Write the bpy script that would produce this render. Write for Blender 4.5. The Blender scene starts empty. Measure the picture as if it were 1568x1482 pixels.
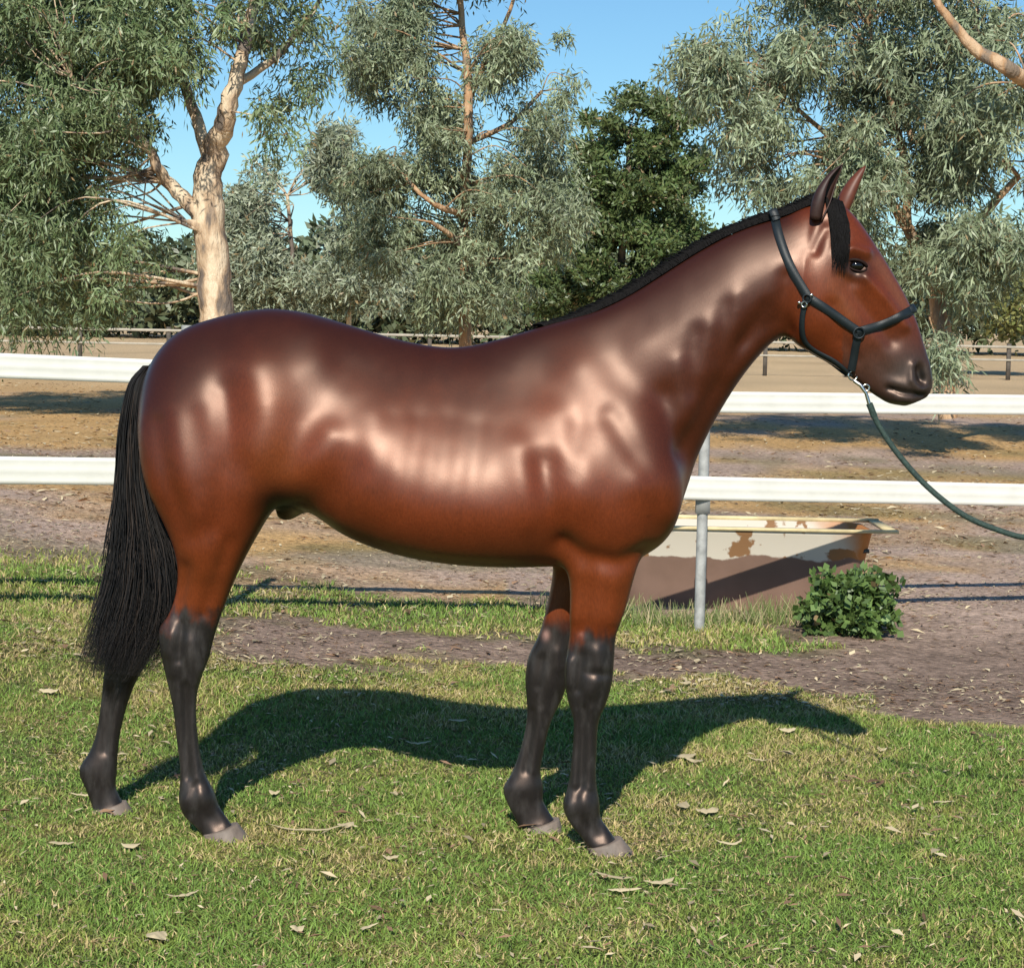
import bpy, math, random
import numpy as np
from mathutils import Vector, Matrix
from mathutils.bvhtree import BVHTree
random.seed(7); rng=np.random.default_rng(11)
scene=bpy.context.scene
# ------------------------------------------------------------------ camera
CX,CY,FP=784.0,741.0,3090.0
pitch=math.atan(253/FP); roll=math.radians(1.2); CAM=Vector((0,0,1.61))
f=Vector((0,math.cos(pitch),-math.sin(pitch))); r0=Vector((1,0,0)); u0=Vector((0,math.sin(pitch),math.cos(pitch)))
R=r0*math.cos(roll)+u0*math.sin(roll); U=-r0*math.sin(roll)+u0*math.cos(roll)
cd=bpy.data.cameras.new("camera"); cam=bpy.data.objects.new("camera",cd); scene.collection.objects.link(cam)
m=Matrix.Identity(4)
for i in range(3):
    m[i][0]=R[i]; m[i][1]=U[i]; m[i][2]=-f[i]; m[i][3]=CAM[i]
cam.matrix_world=m
cd.sensor_width=36; cd.lens=36*FP/1568; cd.clip_end=3000; cd.clip_start=0.1
scene.camera=cam
def ray(px,py):
    return f+R*((px-CX)/FP)-U*((py-CY)/FP)
def W(px,py,Y):
    d=ray(px,py); return CAM+d*(Y/d.y)
def proj(co):
    d=co-np.array(CAM); fz=d@np.array(f); return CX+FP*(d@np.array(R))/fz, CY-FP*(d@np.array(U))/fz
def sst(a,b,x):
    t=np.clip((np.asarray(x,float)-a)/(b-a),0,1); return t*t*(3-2*t)
def vnoise(x,y,sc,seed=0):
    x=np.asarray(x,float)*sc+1000.3; y=np.asarray(y,float)*sc+1000.7
    xi=np.floor(x).astype(np.int64); yi=np.floor(y).astype(np.int64); fx=x-xi; fy=y-yi
    fx=fx*fx*(3-2*fx); fy=fy*fy*(3-2*fy)
    def h(a,b):
        n=(a*374761393+b*668265263+seed*974634777)&0xffffffff
        n=((n^(n>>13))*1274126177)&0xffffffff
        return ((n^(n>>16))&0xffff)/65535.0
    return (h(xi,yi)*(1-fx)+h(xi+1,yi)*fx)*(1-fy)+(h(xi,yi+1)*(1-fx)+h(xi+1,yi+1)*fx)*fy
def fbm(x,y,sc,seed=0,o=4):
    s=0;a=.5;t=0
    for i in range(o):
        ca,sa=math.cos(i*.9+.5),math.sin(i*.9+.5)
        s=s+a*vnoise(x*ca-y*sa,x*sa+y*ca,sc*2**i,seed+i*17); t+=a; a*=.55
    return s/t
def H(x,y):
    x=np.asarray(x,float); y=np.asarray(y,float)
    s=sst(7.0,9.0,y)*(1-sst(14,34,y))
    xx=np.clip(x,-5,6)
    sl=np.where(xx<.5,0.065*(.5-xx),-0.015*(xx-.5))
    near=1-sst(30,60,np.abs(y))
    return s*sl+(vnoise(x,y,1.1,3)-.5)*.012*near+(vnoise(x,y,3.7,4)-.5)*.008*near
def G(px,py):
    z=0.
    for i in range(12):
        d=ray(px,py); t=(z-CAM.z)/d.z; p=CAM+d*t; z=float(H(p.x,p.y))
    return p
# ------------------------------------------------------------------ helpers
def link(o,parent=None):
    scene.collection.objects.link(o)
    if parent: o.parent=parent
    return o
def empty(name):
    e=bpy.data.objects.new(name,None); return link(e)
def npmesh(name,V,F,mat=None,col=None,smooth=False,parent=None):
    V=np.asarray(V,np.float32); F=np.asarray(F,np.int32); k=F.shape[1]
    me=bpy.data.meshes.new(name)
    me.vertices.add(len(V)); me.vertices.foreach_set("co",V.ravel())
    me.loops.add(F.size); me.loops.foreach_set("vertex_index",F.ravel())
    me.polygons.add(len(F)); me.polygons.foreach_set("loop_start",np.arange(0,F.size,k,dtype=np.int32))
    me.update(calc_edges=True)
    if smooth: me.polygons.foreach_set("use_smooth",np.ones(len(F),bool))
    if col is not None:
        setcol(me,col)
    o=bpy.data.objects.new(name,me)
    if mat: me.materials.append(mat)
    return link(o,parent)
def setcol(me,col):
    a=me.color_attributes.new("col",'FLOAT_COLOR','POINT')
    c=np.ones((len(col),4),np.float32); c[:,:3]=col; a.data.foreach_set("color",c.ravel())
def mat(name,base=(.5,.5,.5),rough=.6,spec=.5,attr=False,nscale=0,namt=.3,bump=0,bscale=50,metal=0,ndetail=6,stretch=None):
    m=bpy.data.materials.new(name); m.use_nodes=True; nt=m.node_tree; b=nt.nodes["Principled BSDF"]
    b.inputs["Roughness"].default_value=rough; b.inputs["Specular IOR Level"].default_value=spec; b.inputs["Metallic"].default_value=metal
    b.inputs["Base Color"].default_value=(*base,1)
    src=None
    if attr:
        a=nt.nodes.new("ShaderNodeAttribute"); a.attribute_name="col"; src=a.outputs["Color"]
    tc=nt.nodes.new("ShaderNodeTexCoord"); vec=tc.outputs["Object"]
    if stretch:
        mp=nt.nodes.new("ShaderNodeMapping"); mp.inputs["Scale"].default_value=stretch; nt.links.new(vec,mp.inputs["Vector"]); vec=mp.outputs[0]
    if nscale:
        n=nt.nodes.new("ShaderNodeTexNoise"); n.inputs["Scale"].default_value=nscale; n.inputs["Detail"].default_value=ndetail
        n.inputs["Roughness"].default_value=.65
        nt.links.new(vec,n.inputs["Vector"])
        mr=nt.nodes.new("ShaderNodeMapRange"); mr.inputs[1].default_value=.3; mr.inputs[2].default_value=.7
        mr.inputs[3].default_value=1-namt; mr.inputs[4].default_value=1+namt; nt.links.new(n.outputs[0],mr.inputs[0])
        mx=nt.nodes.new("ShaderNodeVectorMath"); mx.operation='SCALE'
        if src: nt.links.new(src,mx.inputs[0])
        else: mx.inputs[0].default_value=base
        nt.links.new(mr.outputs[0],mx.inputs["Scale"]); src=mx.outputs[0]
    if src: nt.links.new(src,b.inputs["Base Color"])
    if bump:
        n=nt.nodes.new("ShaderNodeTexNoise"); n.inputs["Scale"].default_value=bscale; n.inputs["Detail"].default_value=5
        nt.links.new(vec,n.inputs["Vector"])
        bp=nt.nodes.new("ShaderNodeBump"); bp.inputs["Strength"].default_value=1; bp.inputs["Distance"].default_value=bump
        nt.links.new(n.outputs[0],bp.inputs["Height"]); nt.links.new(bp.outputs[0],b.inputs["Normal"])
    return m
def catmull(A,n):
    A=np.asarray(A,float); N=len(A); out=[]
    P=np.vstack([2*A[0]-A[1],A,2*A[-1]-A[-2]])
    for i in range(N-1):
        p0,p1,p2,p3=P[i],P[i+1],P[i+2],P[i+3]
        for j in range(n):
            t=j/n
            out.append(.5*((2*p1)+(-p0+p2)*t+(2*p0-5*p1+4*p2-p3)*t*t+(-p0+3*p1-3*p2+p3)*t**3))
    out.append(A[-1]); return np.array(out)
def tube(pts,rad,seg=8):
    pts=np.asarray(pts,float); n=len(pts); V=[];F=[]
    rad=np.broadcast_to(rad,(n,))
    tan=np.gradient(pts,axis=0); tan/=np.linalg.norm(tan,axis=1)[:,None]+1e-9
    ref=np.array([0,1.,0.1]) 
    for i in range(n):
        a=np.cross(tan[i],ref); a/=np.linalg.norm(a)+1e-9; b=np.cross(tan[i],a)
        for j in range(seg):
            th=2*math.pi*j/seg; V.append(pts[i]+rad[i]*(a*math.cos(th)+b*math.sin(th)))
    for i in range(n-1):
        for j in range(seg):
            F.append((i*seg+j,i*seg+(j+1)%seg,(i+1)*seg+(j+1)%seg,(i+1)*seg+j))
    return np.array(V),np.array(F)
class Acc:
    def __init__(s): s.V=[];s.F=[];s.n=0;s.C=[]
    def add(s,V,F,c=None):
        s.V.append(V); s.F.append(np.asarray(F)+s.n); s.n+=len(V)
        if c is not None: s.C.append(np.broadcast_to(c,(len(V),3)))
    def obj(s,name,mat,parent=None,smooth=True):
        return npmesh(name,np.vstack(s.V),np.vstack(s.F),mat,np.vstack(s.C) if s.C else None,smooth,parent)
def box(x0,x1,y0,y1,z0,z1):
    V=np.array([(x,y,z) for z in (z0,z1) for y in (y0,y1) for x in (x0,x1)],float)
    F=[(0,2,3,1),(4,5,7,6),(0,1,5,4),(2,6,7,3),(0,4,6,2),(1,3,7,5)]
    return V,np.array(F)
# ------------------------------------------------------------------ light
SUN=Vector((-0.10,-1.0,0.76)).normalized()
w=bpy.data.worlds.new("World"); scene.world=w; w.use_nodes=True
nt=w.node_tree; bg=nt.nodes["Background"]; sky=nt.nodes.new("ShaderNodeTexSky"); sky.sky_type='NISHITA'; sky.sun_disc=False
sky.sun_elevation=math.asin(SUN.z); sky.sun_rotation=math.atan2(SUN.x,SUN.y)
sky.air_density=1.0; sky.dust_density=0.0; sky.ozone_density=3.0
tn=nt.nodes.new("ShaderNodeMix"); tn.data_type='RGBA'; tn.blend_type='MULTIPLY'; tn.inputs[0].default_value=1; tn.inputs[7].default_value=(.70,.97,1.10,1)
nt.links.new(sky.outputs[0],tn.inputs[6]); nt.links.new(tn.outputs[2],bg.inputs[0]); bg.inputs[1].default_value=.10
sd=bpy.data.lights.new("sun",'SUN'); sd.energy=5.0; sd.angle=math.radians(.5); sd.color=(1,.94,.82)
so=link(bpy.data.objects.new("sun",sd)); so.rotation_euler=SUN.to_track_quat('Z','Y').to_euler(); so.location=(-3,-10,12)
scene.view_settings.view_transform='Standard'; scene.view_settings.look='None'; scene.view_settings.exposure=0
# ------------------------------------------------------------------ ground
def lawn(x,y):
    n=fbm(x,y,.9,5)-.5; n2=fbm(x,y,4,9)-.5
    u=x/np.maximum(y,1)*FP+CX
    bd=8.85-.75*sst(1100,1600,u)+n*.9+n2*.8
    near=1-sst(-.2,.2,y-bd)
    left=(1-sst(-1.65,-1.2,x+n2*.6+n*.5))*(1-sst(11.3,12.2,y+n+n2))*(1-.55*sst(8.9,10,y))
    strip=sst(9.7,10.0,y+n2*.8)*(1-sst(10.7,11.3,y+n*1.2+n2))*(1-sst(1.35,1.8,x+n2))
    rb=sst(1.35,2.0,x+n*1.2-.25*(y-6))*.6*sst(5.5,7,y)
    return np.clip(np.maximum(np.maximum(near*(1-rb),left),strip*.75),0,1)
def dense(a,b,step,lo,hi,g=1.13):
    c=list(np.arange(a,b,step)); s=step; p=b
    while p<hi: c.append(p); s*=g; p+=s
    s=step; p=a-step
    L=[]
    while p>lo: L.append(p); s*=g; p-=s
    return np.array(L[::-1]+c)
xs=dense(-3.6,4.4,.04,-900,900); ys=dense(4.2,14,.045,-200,1400,1.08)
X,Y=np.meshgrid(xs,ys); Xf=X.ravel(); Yf=Y.ravel()
V=np.stack([Xf,Yf,H(Xf,Yf)],1)
nx,ny=len(xs),len(ys); i=np.arange(nx-1)[None,:]+nx*np.arange(ny-1)[:,None]; i=i.ravel()
F=np.stack([i,i+1,i+nx+1,i+nx],1)
L=lawn(Xf,Yf)[:,None]
n1=fbm(Xf,Yf,.35,21)[:,None]; n2=fbm(Xf,Yf,1.7,23)[:,None]; n3=fbm(Xf,Yf,8,25)[:,None]
green=np.array([.12,.135,.045])*(.7+.6*n3)+np.array([.12,.07,.03])*np.clip(n2-.46,0,1)*2.5
dirt=np.array([.27,.19,.145])*(.6+.8*n3)*(.75+.5*n2)
mulch=np.array([.47,.34,.265])*(.5+.6*n2+.4*n3)
dry=np.array([.60,.37,.16])*(.6+.5*n2+.3*n3)
straw=np.array([.60,.43,.25])*(.75+.5*n1)
Yc=Yf[:,None]
far=mulch+(dry-mulch)*sst(.42,.6,n1+.06*(Yc-16)/10*sst(14,20,Yc)+.12*(Xf[:,None]<0))
far=far+(straw-far)*sst(36,60,Yc+8*n1)
base=dirt+(far-dirt)*sst(10.6,12.5,Yc+n2)
wd=sst(.54,.66,fbm(Xf,Yf,.6,31))[:,None]*sst(11,13,Yc)*(1-sst(26,34,Yc))
base=base*(1-.5*wd)+np.array([.17,.17,.075])*.5*wd
col=base*(1-L)+green*L
gm=mat("ground_soil_grass",attr=True,rough=.95,spec=.1,nscale=22,namt=.55,bump=.03,bscale=38,ndetail=10)
npmesh("ground",V,F,gm,col,smooth=True)
def blades(N,y0,y1,hh,wd,tilt=.8,thr=.35,power=1.0):
    y=y0+(y1-y0)*rng.random(N)**power; x=(rng.random(N)*2-1)*(.275*y+.25)+.02*y
    k=lawn(x,y)*(.45+1.0*fbm(x,y,2.3,41))>thr+rng.random(N)*.4; x=x[k];y=y[k];N=len(x)
    z=H(x,y)-.004; h=hh*(.45+.8*rng.random(N))*(.5+1.0*fbm(x,y,1.3,43)); a=rng.random(N)*6.283
    w=wd*(.6+.7*rng.random(N)); lean=tilt*rng.random(N)*h; b=rng.random(N)*6.283
    P=np.stack([x,y,z],1); s=np.stack([np.cos(a)*w,np.sin(a)*w,0*a],1); l=np.stack([np.cos(b)*lean,np.sin(b)*lean,0*a],1)
    up=np.zeros((N,3)); up[:,2]=h
    V=np.stack([P-s,P+s,P+s*.8+l*.35+up*.6,P-s*.8+l*.35+up*.6,P+l*1.1+up*.95+s*.15,P+l*1.1+up*.95-s*.15],1).reshape(-1,3)
    o=np.arange(N)[:,None]*6; F=np.concatenate([o+np.array([[0,1,2,3]]),o+np.array([[3,2,4,5]])],0)
    t=rng.random(N)[:,None]; q=(.5*fbm(x,y,1.6,47)+.5*fbm(x,y,6,48))[:,None]
    c=np.array([.175,.275,.055])*(.6+.8*t)+np.array([.14,.05,.02])*np.clip(q-.44,0,1)*4
    dryb=(rng.random(N)[:,None]<.12+2.6*np.clip(q-.49,0,1))
    c=np.where(dryb,np.array([.58,.46,.22])*(.55+.6*t),c)
    C=np.repeat(c,6,0)
    return V,F,C
gmat=mat("grass_blade",attr=True,rough=.55,spec=.3)
V1,F1,C1=blades(270000,4.3,9.6,.023,.0023,1.6)
V2,F2,C2=blades(80000,9.3,12.6,.035,.0035,1.2)
npmesh("grass",np.vstack([V1,V2]),np.vstack([F1,F2+len(V1)]),gmat,np.vstack([C1,C2]))
def litter(N,y0,y1,size,power=1.0,lift=.016,wf=1.0):
    y=y0+(y1-y0)*rng.random(N)**power; x=(rng.random(N)*2-1)*(.28*y+.3)
    keep=fbm(x,y,1.1,61)>rng.random(N)*.5+.2; x=x[keep];y=y[keep];N=len(x)
    z=H(x,y)+.006+lift*rng.random(N)*lawn(x,y); a=rng.random(N)*6.283; l=size*(.3+1.0*rng.random(N)**2.2); w=l*(.12+.3*rng.random(N))*wf
    d=np.stack([np.cos(a),np.sin(a),(rng.random(N)-.5)*.5],1)*l[:,None]; s=np.stack([-np.sin(a),np.cos(a),(rng.random(N)-.5)*.6],1)*w[:,None]
    P=np.stack([x,y,z],1); bend=np.zeros((N,3)); bend[:,2]=l*.2*rng.random(N)
    V=np.stack([P-d,P+s*.9-d*.2+bend,P+d,P-s+d*.1+bend],1).reshape(-1,3); F=np.arange(N*4).reshape(-1,4)
    t=rng.random(N)[:,None]
    c=np.where(rng.random(N)[:,None]<.6,np.array([.66,.54,.34]),np.array([.33,.20,.12]))*(.45+.8*t)
    return V,F,np.repeat(c,4,0)
parts=[litter(14000,4.4,9.6,.014,1.0,.022),litter(2600,4.4,9.6,.028,1.0,.030,1.0),litter(50000,8.4,22,.022,1.4),litter(10000,8.6,22,.036,1.4),litter(22000,14,44,.055,1.2)]
A=Acc()
for v,ff,c in parts: A.V.append(v);A.F.append(ff+A.n);A.n+=len(v);A.C.append(c)
def leafpiece(px,py,l,w,ang,c):
    p=np.array(G(px,py)); p[2]+=.016; n=9; V=[];Fq=[]; cv=rng.normal()*.3
    for i in range(n):
        t=i/(n-1)*2-1; ww=w*(1-t*t)**.6*(.6+.7*rng.random())+.001
        ca,sa=math.cos(ang+cv*t),math.sin(ang+cv*t)
        cx=p+np.array([ca*t*l,sa*t*l,.008*t*t+.004*rng.random()]); s=np.array([-sa,ca,.12])*ww
        V+= [cx-s,cx,cx+s]; V[-2]=V[-2]+np.array([0,0,ww*.45])
    for i in range(n-1):
        for k in (0,1): Fq.append((3*i+k,3*i+k+1,3*i+k+4,3*i+k+3))
    A.add(np.array(V),np.array(Fq),np.array(c)*(.75+.4*rng.random()))
for a in [(1048,1165,.05,.018,.3),(1065,1172,.04,.012,-.7),(1205,1125,.035,.022,.1),(1045,1242,.035,.02,1),(1082,1250,.04,.02,.2),(470,1279,.13,.005,.05),
          (420,1222,.02,.012,0),(598,1322,.025,.012,.2),(603,1224,.015,.012,1),(1010,1360,.05,.01,.4),(940,1352,.06,.008,-.5),(955,1372,.05,.01,.1),(530,1272,.03,.015,.6),
          (1050,1052,.03,.015,.3),(240,1445,.03,.025,1.2),(455,1432,.02,.016,.4),(200,1304,.03,.012,0),(1350,1155,.02,.012,0),(95,1300,.04,.008,.1),(75,1065,.04,.02,.1),(700,1110,.04,.01,.2),
          (640,1145,.05,.006,.1),(280,1380,.05,.006,.6),(1160,1170,.05,.006,-.8),(1440,1235,.05,.005,.3),(560,1430,.04,.006,1),(1120,1300,.05,.006,.2),(130,1225,.05,.006,.1)]:
    leafpiece(*a,(.58,.48,.30))
lm=mat("dry_leaf",attr=True,rough=.7,spec=.2)
A.obj("leaf_litter",lm,smooth=False)
# ------------------------------------------------------------------ HORSE
horse=empty("horse")
def yc(px): return 6.13+.11*(900-px)/600
def loft(st,seg=36,sub=5):
    S=catmull(st,sub); V=[];F=[]
    for ax,ay,bx,by,yo,w_,k in S:
        Y0=yc((ax+bx)/2)+yo; a=np.array(W(ax,ay,Y0)); b=np.array(W(bx,by,Y0)); c=(a+b)/2; h=(a-b)/2
        w_=max(w_,.004)
        for j in range(seg):
            th=2*math.pi*j/seg; ct,s_=math.cos(th),math.sin(th)
            e=.92
            ww=w_*math.copysign(abs(s_)**e,s_)*(1-k*ct)
            V.append(c+h*math.copysign(abs(ct)**e,ct)+np.array([0,ww,0]))
    n=len(S)
    for i in range(n-1):
        for j in range(seg): F.append((i*seg+j,i*seg+(j+1)%seg,(i+1)*seg+(j+1)%seg,(i+1)*seg+j))
    V=np.array(V); c0=V[:seg].mean(0); c1=V[-seg:].mean(0); V=np.vstack([V,c0,c1]); N=len(V)
    T=[]
    for j in range(seg): T.append((N-2,(j+1)%seg,j)); T.append((N-1,(n-1)*seg+j,(n-1)*seg+(j+1)%seg))
    return V,F,T
trunk=[(224,572,214,625,0,.05,0),(240,540,220,700,0,.15,.15),(270,508,258,770,0,.205,.25),(320,487,325,785,0,.235,.32),(400,471,400,772,0,.25,.32),(470,477,468,780,0,.238,.32),
 (540,497,530,820,0,.242,.36),(620,520,610,849,0,.258,.42),(700,530,700,864,0,.262,.45),(780,512,790,868,0,.247,.46),(850,491,870,866,0,.220,.46),(915,480,950,864,0,.195,.44),
 (985,520,1008,838,0,.182,.30),(1028,600,1036,800,0,.15,.1),(1048,680,1046,755,0,.08,0)]
neck=[(770,545,900,820,0,.12,.35),(850,495,985,830,0,.150,.40),(910,474,1042,770,0,.150,.40),(960,450,1065,708,0,.133,.38),(1010,419,1085,665,0,.12,.35),(1060,387,1110,620,0,.108,.3),
 (1110,359,1140,575,0,.098,.28),(1160,339,1172,537,0,.090,.25),(1205,328,1203,512,0,.083,.2),(1245,315,1240,500,0,.075,.1),(1270,325,1262,470,0,.05,0)]
head=[(1262,296,1232,330,0,.035,0),(1285,309,1208,400,0,.070,0),(1312,335,1196,465,0,.090,-.08),(1338,372,1205,515,0,.096,-.08),(1362,410,1242,540,0,.086,-.05),(1386,452,1283,564,0,.069,.05),
 (1403,490,1311,584,0,.056,.08),(1416,530,1330,599,0,.052,.05),(1425,562,1345,609,0,.052,.0),(1428,590,1362,618,0,.047,0),(1420,608,1386,622,0,.028,0)]
nh=[(450,590,235,575,-.10,.08,0),(458,680,211,650,-.125,.115,0),(442,742,219,735,-.14,.130,0),(408,800,250,803,-.138,.114,0),(380,850,268,850,-.135,.092,0),(357,900,269,900,-.13,.066,0),(338,945,258,940,-.13,.050,0),
 (327,980,244,962,-.13,.046,0),(320,1008,246,998,-.13,.045,0),(307,1042,254,1036,-.13,.035,0),(300,1080,264,1080,-.13,.026,0),(303,1130,270,1130,-.13,.024,0),(313,1180,276,1180,-.13,.027,0),
 (328,1212,274,1224,-.13,.037,0),(336,1234,283,1250,-.13,.030,0),(348,1252,304,1270,-.13,.029,0),(360,1270,314,1285,-.13,.038,0)]
fh=[(440,600,240,600,.10,.08,0),(445,680,216,660,.125,.115,0),(420,750,218,745,.14,.125,0),(370,805,222,805,.14,.11,0),(320,855,216,855,.135,.088,0),(285,900,208,900,.13,.066,0),(257,945,192,936,.13,.052,0),
 (241,982,174,960,.13,.046,0),(226,1012,164,1000,.13,.044,0),(208,1045,158,1040,.13,.035,0),(195,1080,154,1078,.13,.026,0),(185,1120,148,1118,.13,.024,0),(181,1150,138,1148,.13,.027,0),
 (179,1182,121,1178,.13,.037,0),(178,1205,130,1205,.13,.029,0),(186,1225,141,1234,.13,.030,0),(191,1236,141,1245,.13,.038,0)]
nf=[(1005,680,880,660,-.09,.05,0),(1022,745,848,735,-.118,.085,0),(1004,800,848,800,-.13,.092,0),(986,845,858,848,-.128,.078,0),(974,885,869,888,-.12,.062,0),(960,930,871,930,-.12,.050,0),(944,972,872,970,-.12,.040,0),
 (941,1005,867,1005,-.12,.042,0),(938,1042,864,1040,-.12,.045,0),(929,1076,870,1076,-.12,.035,0),(917,1105,878,1105,-.12,.027,0),(914,1150,876,1150,-.12,.024,0),(913,1195,871,1195,-.12,.027,0),
 (918,1226,862,1232,-.12,.037,0),(920,1250,871,1258,-.12,.029,0),(933,1270,890,1282,-.12,.029,0),(945,1288,901,1300,-.12,.038,0)]
ff_=[(1000,700,870,700,.12,.08,0),(960,790,855,800,.125,.08,0),(925,855,846,862,.12,.065,0),(904,910,838,917,.12,.05,0),(885,960,827,965,.12,.040,0),(876,1003,809,1005,.12,.042,0),
 (870,1040,804,1040,.12,.045,0),(861,1070,806,1070,.12,.035,0),(844,1105,806,1102,.12,.027,0),(834,1145,797,1145,.12,.024,0),(828,1180,783,1183,.12,.027,0),
 (832,1203,770,1208,.12,.037,0),(832,1225,779,1235,.12,.029,0),(843,1245,791,1258,.12,.029,0),(851,1258,797,1272,.12,.038,0)]
sheath=[(470,770,430,770,0,.05,0),(464,788,418,790,0,.045,0),(450,801,426,801,0,.02,0)]
VV=[];FF=[];off=0
for s in (trunk,neck,head,nh,fh,nf,ff_,sheath):
    v,q,t=loft(s)
    VV+= [tuple(p) for p in v]; FF+= [tuple(i+off for i in a) for a in q]+[tuple(i+off for i in a) for a in t]; off+=len(v)
me=bpy.data.meshes.new("tmp"); me.from_pydata(VV,[],FF); me.update()
tmp=bpy.data.objects.new("tmp",me); scene.collection.objects.link(tmp)
md=tmp.modifiers.new("r",'REMESH'); md.mode='VOXEL'; md.voxel_size=.0055; md.use_smooth_shade=True
dg=bpy.context.evaluated_depsgraph_get()
body=bpy.data.meshes.new_from_object(tmp.evaluated_get(dg))
bpy.data.objects.remove(tmp)
N=len(body.vertices); co=np.empty(N*3,np.float32); body.vertices.foreach_get("co",co); co=co.reshape(-1,3).astype(float)
E=np.empty(len(body.edges)*2,np.int32); body.edges.foreach_get("vertices",E); E=E.reshape(-1,2)
deg=np.bincount(E.ravel(),minlength=N).astype(float)
def smooth(a,it,wt):
    wt=np.broadcast_to(np.asarray(wt,float),(len(a),))
    for _ in range(it):
        s=np.stack([np.bincount(E[:,0],a[E[:,1],k],N)+np.bincount(E[:,1],a[E[:,0],k],N) for k in range(a.shape[1])],1)/deg[:,None]
        a=a+(s-a)*wt[:,None]
    return a
def norms(c):
    body.vertices.foreach_set("co",c.astype(np.float32).ravel()); body.update()
    no=np.empty(N*3,np.float32); body.vertices.foreach_get("normal",no); return no.reshape(-1,3).astype(float)
px,py=proj(co)
co=smooth(co,4,.5)
tw=(1-sst(860,960,py))*(1-sst(1180,1230,px))
co=smooth(co,110,.6*tw)
px,py=proj(co); no=norms(co)
def segd(x1,y1,x2,y2):
    dx,dy=x2-x1,y2-y1; L2=dx*dx+dy*dy+1e-6; t=np.clip(((px-x1)*dx+(py-y1)*dy)/L2,0,1)
    return np.hypot(px-x1-t*dx,py-y1-t*dy)
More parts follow.
